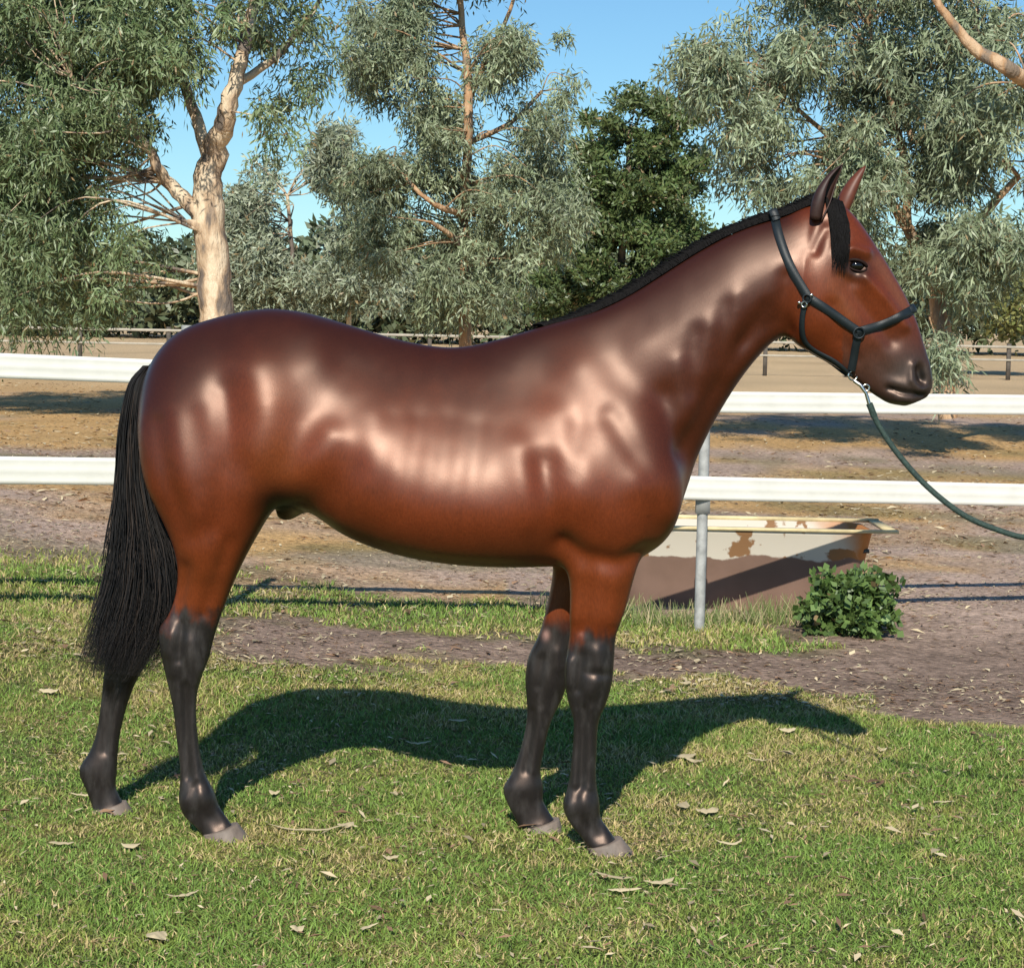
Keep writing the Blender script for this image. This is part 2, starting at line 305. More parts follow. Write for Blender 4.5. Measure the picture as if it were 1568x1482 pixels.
bumps=[
 ([(600,770),(760,800)],62,.020),([(640,600),(790,600)],55,-.012),
 ([(900,770),(960,780)],50,.024),([(850,590),(900,600)],45,-.006),
 ([(290,700),(350,740)],55,.014),
 ([(890,570),(950,650),(1005,725)],30,.013),
 ([(850,640),(868,700)],26,.009),
 ([(930,700),(905,750)],42,.020),
 ([(985,745),(1010,775)],26,.018),
 ([(834,715),(838,775),(856,825)],17,-.016),
 ([(796,690),(815,780)],20,.010),
 ([(935,640),(990,730),(1002,800)],13,-.009),
 ([(885,650),(872,720)],12,-.004),
 ([(1020,610),(1055,710)],16,-.014),
 ([(865,830),(895,850),(945,862),(985,845)],11,-.020),
 ([(925,885),(918,940)],18,.010),
 ([(905,870),(893,965)],6,-.009),
 ([(888,880),(883,945)],8,.006),
 ([(945,870),(935,950)],6,.004),
 ([(1180,495),(1140,530),(1090,610),(1050,690)],11,-.014),
 ([(1165,520),(1120,575)],10,.008),
 ([(1000,540),(1090,480),(1180,420)],34,.010),
 ([(1040,560),(1045,640)],13,.009),([(1088,500),(1072,570)],12,.006),([(1066,510),(1058,600)],9,-.007),([(1112,470),(1100,550)],8,-.005),([(1128,455),(1124,520)],8,.005),
 ([(1175,470),(1150,500),(1135,525)],7,-.010),
 ([(478,520),(488,545)],26,.012),
 ([(530,565),(515,630)],38,-.009),
 ([(505,670),(470,725),(435,760)],19,.016),
 ([(540,720),(495,768)],20,-.010),
 ([(455,650),(440,700)],18,-.005),
 ([(300,550),(275,620)],42,.011),
 ([(400,570),(412,650),(395,730)],32,.017),
 ([(348,600),(356,700),(328,805)],18,-.018),
 ([(242,650),(258,740),(290,820)],11,-.013),
 ([(300,640),(312,740)],14,-.006),
 ([(300,800),(312,870)],18,.012),([(350,830),(325,905),(312,940)],7,-.011),
 ([(283,870),(270,940)],8,-.014),([(262,880),(253,945)],6,.006),
 ([(335,880),(318,930)],6,.005),
 ([(560,640),(552,700)],44,.011),
 ([(642,640),(625,790)],13,-.0042),([(688,640),(670,805)],13,-.0042),([(732,650),(714,810)],13,-.0042),([(600,640),(582,750)],13,-.0038),
 ([(283,1050),(286,1190)],4.5,-.009),([(294,1050),(303,1190)],4,.005),([(274,1050),(280,1190)],4,.004),
 ([(893,1085),(889,1205)],4.5,-.009),([(905,1085),(902,1205)],4,.005),([(882,1090),(880,1200)],4,.004),
 ([(815,1090),(805,1180)],4.5,-.007),([(826,1090),(816,1180)],4,.004),([(168,1060),(160,1150)],5,-.007),([(180,1060),(170,1150)],4,.004),
 ([(915,998),(918,1020)],9,.010),([(912,1045),(905,1058)],8,.008),([(890,1005),(884,1055)],6,-.009),([(873,1012),(871,1048)],5,.008),([(900,1030),(930,1032)],4,-.005),
 ([(855,1000),(857,1020)],8,.007),([(830,1010),(824,1050)],6,-.007),
 ([(292,985),(294,1005)],11,.011),([(263,972),(258,998)],6,.009),([(278,955),(274,1010)],5,-.011),([(302,1025),(296,1040)],7,.008),([(268,1010),(266,1030)],6,.006),
 ([(215,985),(216,1005)],10,.007),([(195,960),(188,1005)],5,-.008),
 ([(308,1218),(310,1226)],11,.009),([(286,1228),(288,1236)],8,.006),([(894,1230),(898,1238)],11,.009),([(873,1234),(876,1240)],7,.006),
 ([(298,1205),(292,1245)],4,-.005),([(884,1212),(882,1250)],4,-.005),
 ([(325,1252),(335,1262)],7,-.005),([(905,1268),(915,1278)],7,-.005),
 ([(1288,388),(1305,381),(1326,388)],6,.015),([(1311,407),(1312,408)],9,-.011),
 ([(1288,424),(1312,432)],6,-.006),
 ([(1325,425),(1362,465),(1385,500)],6,.012),
 ([(1300,440),(1340,490),(1365,520)],10,-.013),
 ([(1232,430),(1252,490)],32,.016),
 ([(1222,530),(1290,566)],6,.006),
 ([(1275,470),(1290,520),(1310,550)],9,-.009),
 ([(1340,540),(1360,580)],10,-.005),
 ([(1413,581),(1409,566)],6,-.022),([(1399,560),(1397,582),(1408,596)],4.5,.010),([(1422,558),(1425,580)],4,.005),
 ([(1416,606),(1388,602),(1360,595)],3,-.012),([(1385,592),(1365,585)],7,.006),([(1375,611),(1395,613)],5,.006),
 ([(1203,425),(1198,480),(1208,505)],8,-.013),
 ([(1262,350),(1248,385)],6,-.007),([(1275,350),(1285,375)],9,-.006),
 ([(1345,400),(1385,470)],8,-.003),
]
disp=np.zeros(N)
for pts,sg,amp in bumps:
    d=np.full(N,1e9)
    for a,b in zip(pts[:-1],pts[1:]): d=np.minimum(d,segd(*a,*b))
    disp+=amp*np.exp(-d*d/(2*sg*sg))
disp+=(fbm(co[:,0],co[:,2],5,71,2)-.5)*.006*(py<900)+(fbm(co[:,0]*1.3,co[:,2],13,72,2)-.5)*.0016
co=co+no*(disp*sst(.1,.7,np.abs(no[:,1])))[:,None]
co=smooth(co,2,.5); co=smooth(co,16,.6*tw)
no=norms(co); px,py=proj(co)
# colours
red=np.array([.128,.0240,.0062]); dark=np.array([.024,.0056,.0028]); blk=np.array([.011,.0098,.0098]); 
nz=fbm(co[:,0],co[:,2],6,81)-.5; nz2=fbm(co[:,0],co[:,2],22,83)-.5; nz3=fbm(co[:,0]*4,co[:,2],12,85)-.5
def mixc(c,d,t): t=np.clip(t,0,1)[:,None]; return c*(1-t)+d*t
c=np.tile(red,(N,1))*(1+.4*nz+.25*nz2+.15*nz3)[:,None]
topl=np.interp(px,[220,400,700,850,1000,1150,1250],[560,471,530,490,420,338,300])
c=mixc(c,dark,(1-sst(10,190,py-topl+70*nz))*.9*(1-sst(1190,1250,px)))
c=mixc(c,dark*1.5,sst(860,1050,px+60*nz)*(1-sst(1170,1230,px))*.75*(1-sst(680,780,py)))
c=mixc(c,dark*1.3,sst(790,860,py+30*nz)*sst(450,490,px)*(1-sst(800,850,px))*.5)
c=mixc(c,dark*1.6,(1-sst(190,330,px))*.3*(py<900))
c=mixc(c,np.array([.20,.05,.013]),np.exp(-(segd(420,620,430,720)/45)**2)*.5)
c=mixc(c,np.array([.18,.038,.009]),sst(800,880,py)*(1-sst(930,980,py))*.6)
def legblack(kn,sp,xr): return sst(kn-sp,kn+sp,py+70*nz+50*nz2+50*nz3)*(px>xr[0])*(px<xr[1])
farside=co[:,1]>6.13+.11*(900-px)/600
lb=np.where(px>600,legblack(978,22,(700,1000)),legblack(950,20,(100,600)))
lb=np.where((px>700)&farside&(py>860),np.maximum(lb,sst(945,975,py+60*nz)),lb)
c=mixc(c,blk*1.5,lb)
dust=sst(.45,.80,fbm(co[:,0]*2.2,co[:,2]*.6,22,87))*lb*.55
c=mixc(c,np.array([.055,.050,.048]),dust)
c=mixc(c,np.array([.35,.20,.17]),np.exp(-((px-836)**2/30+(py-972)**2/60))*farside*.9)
c=mixc(c,np.array([.05,.045,.043]),np.exp(-((px-270)**2/60+(py-968)**2/200))*.7)
mz=np.exp(-((px-1400)**2+(py-590)**2)/(2*34**2)); c=mixc(c,np.array([.024,.020,.019]),mz*1.5)
mz2=sst(480,570,py)*(px>1290); c=mixc(c,np.array([.045,.028,.022]),mz2*.7)
c=mixc(c,dark*1.5,np.exp(-(segd(1250,360,1290,400)/22)**2)*.5)
c=mixc(c,np.array([.014,.009,.008]),np.exp(-((px-1312)**2/2+(py-412)**2)/(17**2))*1.1)
c=mixc(c,np.array([.21,.08,.042]),np.exp(-(segd(1345,400,1390,475)/10)**2)*.5)
c=mixc(c,np.array([.19,.055,.018]),np.exp(-(segd(1280,430,1300,480)/18)**2)*.5)
c=mixc(c,blk*.3,np.exp(-((px-1411)**2/40+(py-575)**2/110))*1.6)
c=mixc(c,blk*.5,np.exp(-(np.minimum(segd(1416,606,1388,602),segd(1388,602,1360,595))/3)**2))
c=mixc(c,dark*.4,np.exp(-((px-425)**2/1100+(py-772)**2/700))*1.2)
c=mixc(c,np.array([.33,.21,.14]),np.exp(-((px-458)**2/160+(py-788)**2/110))*.9*(np.abs(co[:,1]-6.21)<.12))
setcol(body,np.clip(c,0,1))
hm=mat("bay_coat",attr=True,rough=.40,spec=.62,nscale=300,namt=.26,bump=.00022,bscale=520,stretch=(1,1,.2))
hb=hm.node_tree.nodes["Principled BSDF"]; hb.inputs["Specular Tint"].default_value=(1,.74,.62,1)
hn=hm.node_tree; t1=hn.nodes.new("ShaderNodeTexNoise"); t1.inputs["Scale"].default_value=7; t1.inputs["Detail"].default_value=3; tc_=hn.nodes.new("ShaderNodeTexCoord")
hn.links.new(tc_.outputs["Object"],t1.inputs["Vector"]); r1=hn.nodes.new("ShaderNodeMapRange"); r1.inputs[1].default_value=.3; r1.inputs[2].default_value=.7; r1.inputs[3].default_value=.36; r1.inputs[4].default_value=.42
hn.links.new(t1.outputs[0],r1.inputs[0]); hn.links.new(r1.outputs[0],hb.inputs["Roughness"])
body.name="body"; body.materials.clear(); body.materials.append(hm)
bo=link(bpy.data.objects.new("body",body),horse)
bvh=BVHTree.FromPolygons([Vector(v) for v in co],[tuple(p.vertices) for p in body.polygons])
def hit(px_,py_,fallback=None):
    d=ray(px_,py_).normalized(); r=bvh.ray_cast(CAM,d)
    if r[0] is None:
        p=W(px_,py_,fallback if fallback else yc(px_)); return p,Vector((0,-1,0))
    return r[0],r[1]
hoofm=mat("hoof_horn",(.20,.155,.125),rough=.6,nscale=30,namt=.3,bump=.001,bscale=60,stretch=(1,1,.3))
for nm,tp,bt,yo,w0,w1 in [("hoof_1",(364,1260,311,1276),(385,1287,315,1298),-.13,.042,.058),("hoof_2",(193,1226,139,1240),(209,1251,136,1261),.13,.042,.056),
                    ("hoof_3",(951,1281,899,1297),(980,1316,905,1325),-.12,.042,.06),("hoof_4",(856,1252,796,1268),(865,1279,803,1289),.12,.042,.057)]:
    v,q,t=loft([tp[:4]+(yo,w0,0),tuple((a+b)/2 for a,b in zip(tp,bt))+(yo,(w0+w1)/2+.002,0),bt+(yo,w1,0)],seg=28,sub=4)
    mm=bpy.data.meshes.new(nm); mm.from_pydata([tuple(a) for a in v],[],[tuple(a) for a in q]+[tuple(a) for a in t]); mm.materials.append(hoofm)
    for p in mm.polygons: p.use_smooth=len(p.vertices)==4
    link(bpy.data.objects.new(nm,mm),horse)
def strands(name,paths,rad,material,parent):
    cu=bpy.data.curves.new(name,'CURVE'); cu.dimensions='3D'; cu.bevel_depth=rad; cu.bevel_resolution=0; cu.use_fill_caps=False
    for P in paths:
        sp=cu.splines.new('POLY'); sp.points.add(len(P)-1)
        n=len(P); fl=[]
        for i,p in enumerate(P): fl+= [p[0],p[1],p[2],1]
        sp.points.foreach_set("co",fl)
        sp.points.foreach_set("radius",[max(.15,1-(i/(n-1))**3) for i in range(n)])
        sp.use_smooth=True
    cu.materials.append(material)
    return link(bpy.data.objects.new(name,cu),parent)
hairm=mat("black_hair",(.014,.0115,.011),rough=.5,spec=.38)
manem=mat("mane_hair",(.008,.007,.007),rough=.7,spec=.15)
hairb=mat("brown_hair",(.06,.044,.036),rough=.55,spec=.3)
gp=np.array([(229,560,9),(212,590,14),(204,650,18),(203,720,23),(209,780,32),(216,840,46),(212,900,52),(197,960,54),(178,1010,54),(162,1050,46)],float)
gs=catmull(gp,4)
locks=rng.random((40,3))
def tailpaths(n):
    paths=[]
    for k in range(n):
        lk=int(rng.integers(0,40)); lu=(lk/39*2-1)*.9
        u=lu*.85+rng.normal()*.20; u=max(-1.1,min(1.1,u)); yo=(locks[lk,0]-.5)*.07+rng.normal()*.014; end=int(len(gs)*(.66+.34*rng.random()**.35*(.85+.15*locks[lk,1]))); start=0 if rng.random()<.6 else int(rng.integers(0,16))
        ph=rng.random()*6.28; am=2+rng.random()*7; lp=locks[lk,2]*6.28; stray=rng.random()<.08; s1=rng.normal()
        P=[]
        for i in range(start,end):
            x,y,hw=gs[i]; t=i/len(gs)
            wob=am*math.sin(t*6+ph)*t+9*math.sin(t*13+lp)*t*t+2.5*math.sin(t*30+ph)*t+(stray*14*t*t*s1)
            P.append(W(x+u*hw*(1-.2*math.sin(t*9+lp)*t)+wob,y+u*8*t,6.25+yo*(.4+1.3*t)-.03*math.sin(5*t+lp)*t))
        if len(P)>3: paths.append(P)
    return paths
strands("tail",tailpaths(3300),.00115,hairm,horse)
strands("tail_brown_strands",tailpaths(520),.0010,hairb,horse)
v,q,t=loft([(232,556,222,570,0,.03,0),(226,580,203,592,0,.035,0),(215,650,196,650,0,.03,0),(216,720,193,720,0,.03,0),(226,790,190,790,0,.035,0),(240,850,188,850,0,.035,0),(240,900,182,905,0,.03,0),(222,960,168,955,0,.02,0)],seg=16)
mm=bpy.data.meshes.new("tail_dock"); mm.from_pydata([tuple(a) for a in v],[],[tuple(a) for a in q]+[tuple(a) for a in t]); mm.materials.append(hairm); link(bpy.data.objects.new("tail_dock",mm),horse)
crest=catmull([(835,497),(880,486),(910,472),(960,448),(1010,417),(1060,385),(1110,357),(1160,337),(1205,323),(1245,306),(1262,299)],6)
paths=[]
for k in range(3600):
    s=rng.random()*(len(crest)-1.01); i=int(s); a=crest[i]*(1-s+i)+crest[i+1]*(s-i)
    t=s/len(crest); y0=yc(a[0]); ln=(.04+.10*math.sin(min(1,t*1.6)*1.57))*(.6+.6*rng.random()); bk=rng.random()*.03
    h=(1.5+4*rng.random()**3)*(.4+.6*min(1,t*3)); dx=-4+rng.normal()*5
    p0=W(a[0],a[1]+6,y0-.008+.016*rng.random()); P=[p0,W(a[0]-1+dx*.5,a[1]-h*.3,y0-.002),W(a[0]-2+dx,a[1]-h,y0+.010)]
    p=Vector(P[-1])
    for j in range(5):
        p=p+Vector((-bk*.3,ln*.22*(1-j*.13),-ln*.08*(j+.3))); P.append(p.copy())
    paths.append(P)
strands("mane",paths,.0012,manem,horse)
paths=[]
for k in range(560):
    a=rng.random(); x=1262+28*a; y=297+12*a+4*rng.random(); ln=.45+.75*rng.random()**1.3; P=[]
    ex=1272+24*rng.random()
    for j in range(9):
        t=j/8*ln; xx=x+(ex-x)*min(1,t)+12*math.sin(min(1,t)*3.0)*(.2+.6*a); yy=y+100*t
        h_,n_=hit(xx,yy)
        if abs(h_.y-yc(xx))>.2: break
        P.append(h_-Vector((0,.003+.012*rng.random(),0)))
    if len(P)>3: paths.append(P)
strands("forelock",paths,.0011,manem,horse)
earm=mat("ear_skin",(.035,.013,.009),rough=.55,nscale=60,namt=.3)
def ear(name,base,mid,tip,yb,yt,opening,rmax,m1):
    A0=np.array(W(*base,yb)); M0=np.array(W(*mid,(yb*.5+yt*.5))); T0=np.array(W(*tip,yt)); nn=16; V=[];F=[];sg=15
    op=np.array(opening,float); op/=np.linalg.norm(op)
    for i in range(nn):
        t=i/(nn-1); c=(1-t)**2*A0+2*t*(1-t)*M0+t*t*T0
        tan=2*(1-t)*(M0-A0)+2*t*(T0-M0); tan/=np.linalg.norm(tan)
        o=op-tan*(op@tan); o/=np.linalg.norm(o); s=np.cross(tan,o)
        r=rmax*(0.62+.38*math.sin(min(1,t*2.2)*1.57))*(1-t**2.2)**.85+.0006
        half=math.radians(175-55*min(1,t*1.4))
        for j in range(sg):
            a=math.pi+half*(j/(sg-1)*2-1); V.append(c+r*(o*math.cos(a)*.75+s*math.sin(a)))
    for i in range(nn-1):
        for j in range(sg-1): F.append((i*sg+j,i*sg+j+1,(i+1)*sg+j+1,(i+1)*sg+j))
    o=npmesh(name,np.array(V),np.array(F),m1,smooth=True,parent=horse)
    sm=o.modifiers.new("s",'SOLIDIFY'); sm.thickness=.004; sm.offset=0
    return o
ear("ear_1",(1250,338),(1258,290),(1290,253),yc(1260)-.062,yc(1260)-.06,(.75,-.65,0),.033,earm)
ear("ear_2",(1285,335),(1296,292),(1325,255),yc(1260)+.055,yc(1260)+.06,(.6,.6,0),.026,mat("ear_back",(.12,.03,.013),rough=.5,nscale=60,namt=.2))
eyem=mat("eye_gloss",(.006,.004,.003),rough=.08,spec=.6)
def sphere(name,c,r,material,parent,sc=(1,1,1)):
    import bmesh
    bm=bmesh.new(); bmesh.ops.create_uvsphere(bm,u_segments=24,v_segments=16,radius=r); mm=bpy.data.meshes.new(name); bm.to_mesh(mm); bm.free()
    for p in mm.polygons: p.use_smooth=True
    mm.materials.append(material); o=bpy.data.objects.new(name,mm); o.location=c; o.scale=sc; return link(o,parent)
h_,n_=hit(1311,407)
lidm=mat("eyelid",(.020,.010,.008),rough=.7,spec=.15)
for sgn,nm in ((1,"eye_1"),(-1,"eye_2")):
    yy=h_.y+.007; yy=yy if sgn>0 else 2*yc(1311)-yy
    sphere(nm,(h_.x,yy,h_.z),.024,eyem,horse,(1.08,.9,.82))
    A=Acc()
    for up in (1,-1):
        pts=[]
        for i in range(11):
            a=math.pi*i/10; pts.append((h_.x+.030*math.cos(a)+.002,yy-sgn*(.005+.014*math.sin(a)),h_.z+up*(.0165 if up>0 else .0155)*math.sin(a)-.006*math.cos(a)))
        v_,f_=tube(pts,np.array([.002]+[.0045 if up>0 else .003]*9+[.002]),8); A.add(v_,f_)
    A.obj("eyelid_"+nm[-1],lidm,horse)
# ------------------------------------------------------------------ halter
halter=empty("halter")
strapm=mat("halter_webbing",(.010,.015,.018),rough=.5,spec=.5,bump=.0006,bscale=400)
brass=mat("halter_metal",(.75,.72,.66),rough=.25,metal=1)
def strap(name,pts,wd,mirror=True,off=.004,fall=None,th=.003):
    S=catmull(pts,6); Ps=[];Ns=[]
    for x,y in S:
        p,n=hit(x,y,fall)
        Ps.append(np.array(p)); Ns.append(np.array(n))
    Ps=np.array(Ps);Ns=np.array(Ns)
    for _ in range(3):
        Ps[1:-1]=(Ps[:-2]+2*Ps[1:-1]+Ps[2:])/4; Ns[1:-1]=(Ns[:-2]+Ns[1:-1]+Ns[2:])/3
    Ns/=np.linalg.norm(Ns,axis=1)[:,None]
    T=np.gradient(Ps,axis=0); T/=np.linalg.norm(T,axis=1)[:,None]
    Wd=np.cross(T,Ns); Wd/=np.linalg.norm(Wd,axis=1)[:,None]
    for side in ((0,1) if mirror else (0,)):
        V=[]
        for p,n,s_ in zip(Ps,Ns,Wd):
            q=p+n*off
            for a,b in ((-1,0),(-.94,th),(.94,th),(1,0)): V.append(q+s_*a*wd/2+n*b)
        V=np.array(V)
        if side: V[:,1]=2*yc(1290)-V[:,1]
        F=[]
        for i in range(len(Ps)-1):
            for j in range(4): F.append((i*4+j,i*4+(j+1)%4,i*4+4+(j+1)%4,i*4+4+j))
        o=npmesh(name+("_far" if side else ""),V,np.array(F),strapm,smooth=False,parent=halter)
strap("crownpiece",[(1186,331),(1193,362),(1210,408),(1236,452)],.027)
strap("cheekpiece",[(1236,454),(1272,478),(1312,506)],.026)
strap("noseband",[(1312,508),(1345,499),(1375,486),(1397,474)],.026)
strap("chin_strap",[(1314,510),(1309,538),(1304,566)],.024)
strap("throat_strap",[(1234,460),(1229,490),(1232,520),(1250,537),(1278,552),(1304,574)],.017,fall=6.0,mirror=True)
def band(name,x,y,x2,y2,wd):
    p,_=hit(x,y); q=Vector((p.x,2*yc(1290)-p.y,p.z)); top=np.array(W(x2,y2,yc(1290)))
    pts=[]
    for i in range(9):
        a=math.pi*i/8; c=(np.array(p)+np.array(q))/2; pts.append(c+(np.array(p)-c)*math.cos(a)*1.06+(top-c)*math.sin(a))
    pts=np.array(pts); T=np.gradient(pts,axis=0); n=pts-(np.array(p)+np.array(q))/2; n/=np.linalg.norm(n,axis=1)[:,None]+1e-6
    s_=np.cross(T,n); s_/=np.linalg.norm(s_,axis=1)[:,None]+1e-6; V=[]
    for a_,b_,c_ in zip(pts,n,s_):
        for u_,h2 in ((-1,0),(-.9,.004),(.9,.004),(1,0)): V.append(a_+c_*u_*wd/2+b_*h2)
    F=[(i*4+j,i*4+(j+1)%4,i*4+4+(j+1)%4,i*4+4+j) for i in range(8) for j in range(4)]
    npmesh(name,np.array(V),np.array(F),strapm,parent=halter)
band("crown_band",1188,337,1183,322,.026); band("nose_band_top",1394,476,1400,471,.024)
def tube2(pts,r,ref):
    pts=np.array(pts);V=[];F=[];n=len(pts);ref=np.array(ref)
    T=np.gradient(pts,axis=0); T[0]=T[-1]=pts[1]-pts[-2]; T/=np.linalg.norm(T,axis=1)[:,None]
    for p,t in zip(pts,T):
        a=np.cross(t,ref);a/=np.linalg.norm(a)
        for j in range(8):
            th=math.pi*j/4; V.append(p+r*(a*math.cos(th)+ref*math.sin(th)))
    for i in range(n-1):
        for j in range(8): F.append((i*8+j,i*8+(j+1)%8,i*8+8+(j+1)%8,i*8+8+j))
    return np.array(V),np.array(F)
def torus(name,c,R_,r_,nrm,material,parent):
    nrm=Vector(nrm).normalized(); a=nrm.orthogonal().normalized(); b=nrm.cross(a)
    pts=[np.array(Vector(c)+R_*(a*math.cos(t)+b*math.sin(t))) for t in np.linspace(0,2*math.pi,21)]
    v_,f_=tube2(pts,r_,nrm); return npmesh(name,v_,f_,material,smooth=True,parent=parent)
for i,(x,y,rr) in enumerate([(1237,457,.012),(1314,509,.016),(1233,466,.008)]):
    p,n=hit(x,y); torus("ring_%d"%(i+1),p+n*.012,rr,.0028,n,strapm if i!=2 else brass,halter)
for i,(x,y) in enumerate([(1226,463),(1243,452)]):
    p,n=hit(x,y); sphere("stud_%d"%(i+1),p+n*.011,.0055,brass,halter)
rope=empty("lead_rope")
pc=W(1306,575,6.02); torus("halter_ring",pc,.014,.0028,(0.2,-1,0),brass,rope)
v_,f_=tube([W(1308,583,6.01),W(1318,590,6.0),W(1326,602,6.0),W(1332,622,6.0)],np.array([.006,.006,.005,.006]),8); npmesh("snap_hook",v_,f_,brass,smooth=True,parent=rope)
torus("snap_eye",W(1326,594,6.0),.010,.003,(0,-1,0),brass,rope)
ropem=mat("green_rope",(.03,.055,.045),rough=.8,nscale=120,namt=.5,bump=.002,bscale=160)
rp=catmull([(1331,618,6.0),(1345,650,6.0),(1375,695,5.98),(1420,745,5.95),(1475,788,5.9),(1530,812,5.88),(1580,824,5.85),(1660,820,5.8),(1760,790,5.75)],8)
pp=[W(*a) for a in rp]; v_,f_=tube(pp,np.array([.010]*6+[.0085]*(len(pp)-6)),10); npmesh("rope",v_,f_,ropem,smooth=True,parent=rope)
# ------------------------------------------------------------------ fence
def fy(x): return 9.0+.45*(x+2.27)
def fpt(px_,py_):
    Yv=9.5
    for _ in range(20): p=W(px_,py_,Yv); Yv=fy(p.x)
    return np.array(W(px_,py_,Yv))
white=mat("white_rail_vinyl",(.82,.80,.72),rough=.5,nscale=6,namt=.07,bump=.0008,bscale=20)
steel=mat("galvanised_post",(.42,.42,.40),rough=.55,metal=.1,nscale=18,namt=.3)
fence=empty("paddock_fence")
def rail(name,pts,h):
    P=[fpt(*a) for a in pts]; d0=P[0]-P[1]; d1=P[-1]-P[-2]
    P=[P[0]+d0/np.linalg.norm(d0)*5]+P+[P[-1]+d1/np.linalg.norm(d1)*5]
    P[0][2]=P[1][2]+.15
    prof=[(-1,0),(-.97,.6),(-.72,.8),(-.66,.74),(-.2,.74),(-.15,.8),(.15,.8),(.2,.74),(.66,.74),(.72,.8),(.97,.6),(1,0),(.97,-.8),(-.97,-.8)]
    nrm=np.array([.41,-.91,0]); V=[];F=[]
    for p in P:
        for a,b in prof: V.append(p+np.array([0,0,a*h/2])+nrm*b*.014)
    k=len(prof)
    for i in range(len(P)-1):
        for j in range(k): F.append((i*k+j,i*k+(j+1)%k,i*k+k+(j+1)%k,i*k+k+j))
    npmesh(name,np.array(V),np.array(F),white,parent=fence)
rail("rail_1",[(0,560),(230,569),(1110,616),(1568,620)],.112)
rail("rail_2",[(0,720),(190,722),(1090,748),(1568,758)],.125)
for i,(x,top) in enumerate([(-6.5,1.5),(-4.0,1.45),(-1.52,1.42),(1.0,1.14),(3.5,1.14),(6,1.14)]):
    y=fy(x)+.045; g=float(H(x,y)); 
    v_,f_=tube([(x,y,g-.2),(x,y,g+.3),(x,y,g+top-.12),(x,y,g+top)],.028,12); A=Acc(); A.add(v_,f_)
    v2,f2=box(x-.036,x+.036,y-.03,y+.03,g+.62,g+.8); A.add(v2,f2)
    A.obj("post_%d"%(i+1),steel,fence)
# ------------------------------------------------------------------ trough
tr=empty("water_trough")
Yt=11.35
lt=W(905,812,Yt); rt=W(1375,812,Yt); zb=float(H(1.0,Yt)); 
cx=(lt.x+rt.x)/2; hl=(rt.x-lt.x)/2; zt=(lt.z+rt.z)/2
def profile(zf,hx,hy): 
    pts=[]; rr=.12
    for sx,sy,a0 in ((1,-1,-90),(1,1,0),(-1,1,90),(-1,-1,180)):
        for k in range(6):
            a=math.radians(a0+18*k); pts.append((cx+sx*(hx-rr)+rr*math.cos(a),Yt+.3+sy*(hy-rr)+rr*math.sin(a),zf))
    return pts
rings=[profile(zb-.02,hl-.22,.24),profile(zb+.12,hl-.19,.26),profile(zt-.02,hl-.13,.31),profile(zt,hl-.12,.32),profile(zt,hl-.15,.29),profile(zt-.25,hl-.2,.25)]
V=np.array([p for r_ in rings for p in r_]); k=24
F=[(i*k+j,i*k+(j+1)%k,i*k+k+(j+1)%k,i*k+k+j) for i in range(len(rings)-1) for j in range(k)]
tm=bpy.data.materials.new("rusty_painted_steel"); tm.use_nodes=True; nt=tm.node_tree; b=nt.nodes["Principled BSDF"]; b.inputs["Roughness"].default_value=.7
g=nt.nodes.new("ShaderNodeNewGeometry"); sx=nt.nodes.new("ShaderNodeSeparateXYZ"); nt.links.new(g.outputs["Position"],sx.inputs[0])
no_=nt.nodes.new("ShaderNodeTexNoise"); no_.inputs["Scale"].default_value=5; no_.inputs["Detail"].default_value=8; nt.links.new(g.outputs["Position"],no_.inputs["Vector"])
def math_(op,a,b_=None,c_=None):
    n=nt.nodes.new("ShaderNodeMath"); n.operation=op
    for i_,v__ in enumerate((a,b_,c_)):
        if v__ is None: continue
        if isinstance(v__,(int,float)): n.inputs[i_].default_value=v__
        else: nt.links.new(v__,n.inputs[i_])
    return n.outputs[0]
def mixn(fac,c1,c2):
    n=nt.nodes.new("ShaderNodeMix"); n.data_type='RGBA'; nt.links.new(fac,n.inputs[0])
    for i_,v__ in ((6,c1),(7,c2)):
        if isinstance(v__,tuple): n.inputs[i_].default_value=(*v__,1)
        else: nt.links.new(v__,n.inputs[i_])
    return n.outputs[2]
zz=math_('ADD',sx.outputs[2],math_('MULTIPLY',no_.outputs[0],.12))
def ramp01(x,a,b_):
    n=nt.nodes.new("ShaderNodeMapRange"); n.inputs[1].default_value=a; n.inputs[2].default_value=b_; nt.links.new(x,n.inputs[0]); return n.outputs[0]
up=ramp01(zz,zb+.355,zb+.365)
n3_=nt.nodes.new("ShaderNodeTexNoise"); n3_.inputs["Scale"].default_value=7; n3_.inputs["Detail"].default_value=10
blot=ramp01(n3_.outputs[0],.575,.61)
nt.links.new(g.outputs["Position"],n3_.inputs["Vector"])
paint=mixn(blot,(.64,.58,.48),(.27,.14,.06))
rx=ramp01(math_('ADD',sx.outputs[0],math_('MULTIPLY',no_.outputs[0],.30)),rt.x-.24,rt.x-.04)
paint=mixn(rx,paint,(.50,.19,.045))
low=mixn(n3_.outputs[0],(.16,.095,.065),(.26,.16,.12))
nt.links.new(mixn(up,low,paint),b.inputs["Base Color"])
npmesh("tank",V,np.array(F),tm,smooth=True,parent=tr)
A=Acc(); 
a0,a1=box(cx-hl,cx+hl,Yt-.03,Yt+.01,zt,zt+.018); A.add(a0,a1); a0,a1=box(cx-hl,cx+hl,Yt+.60,Yt+.64,zt,zt+.022); A.add(a0,a1)
a0,a1=box(cx-hl,cx-hl+.06,Yt+.01,Yt+.60,zt,zt+.016); A.add(a0,a1); a0,a1=box(cx+hl-.06,cx+hl,Yt+.01,Yt+.60,zt,zt+.016); A.add(a0,a1)
A.obj("rim",mat("rim_paint",(.66,.54,.30),rough=.6,nscale=8,namt=.3),tr,smooth=False)
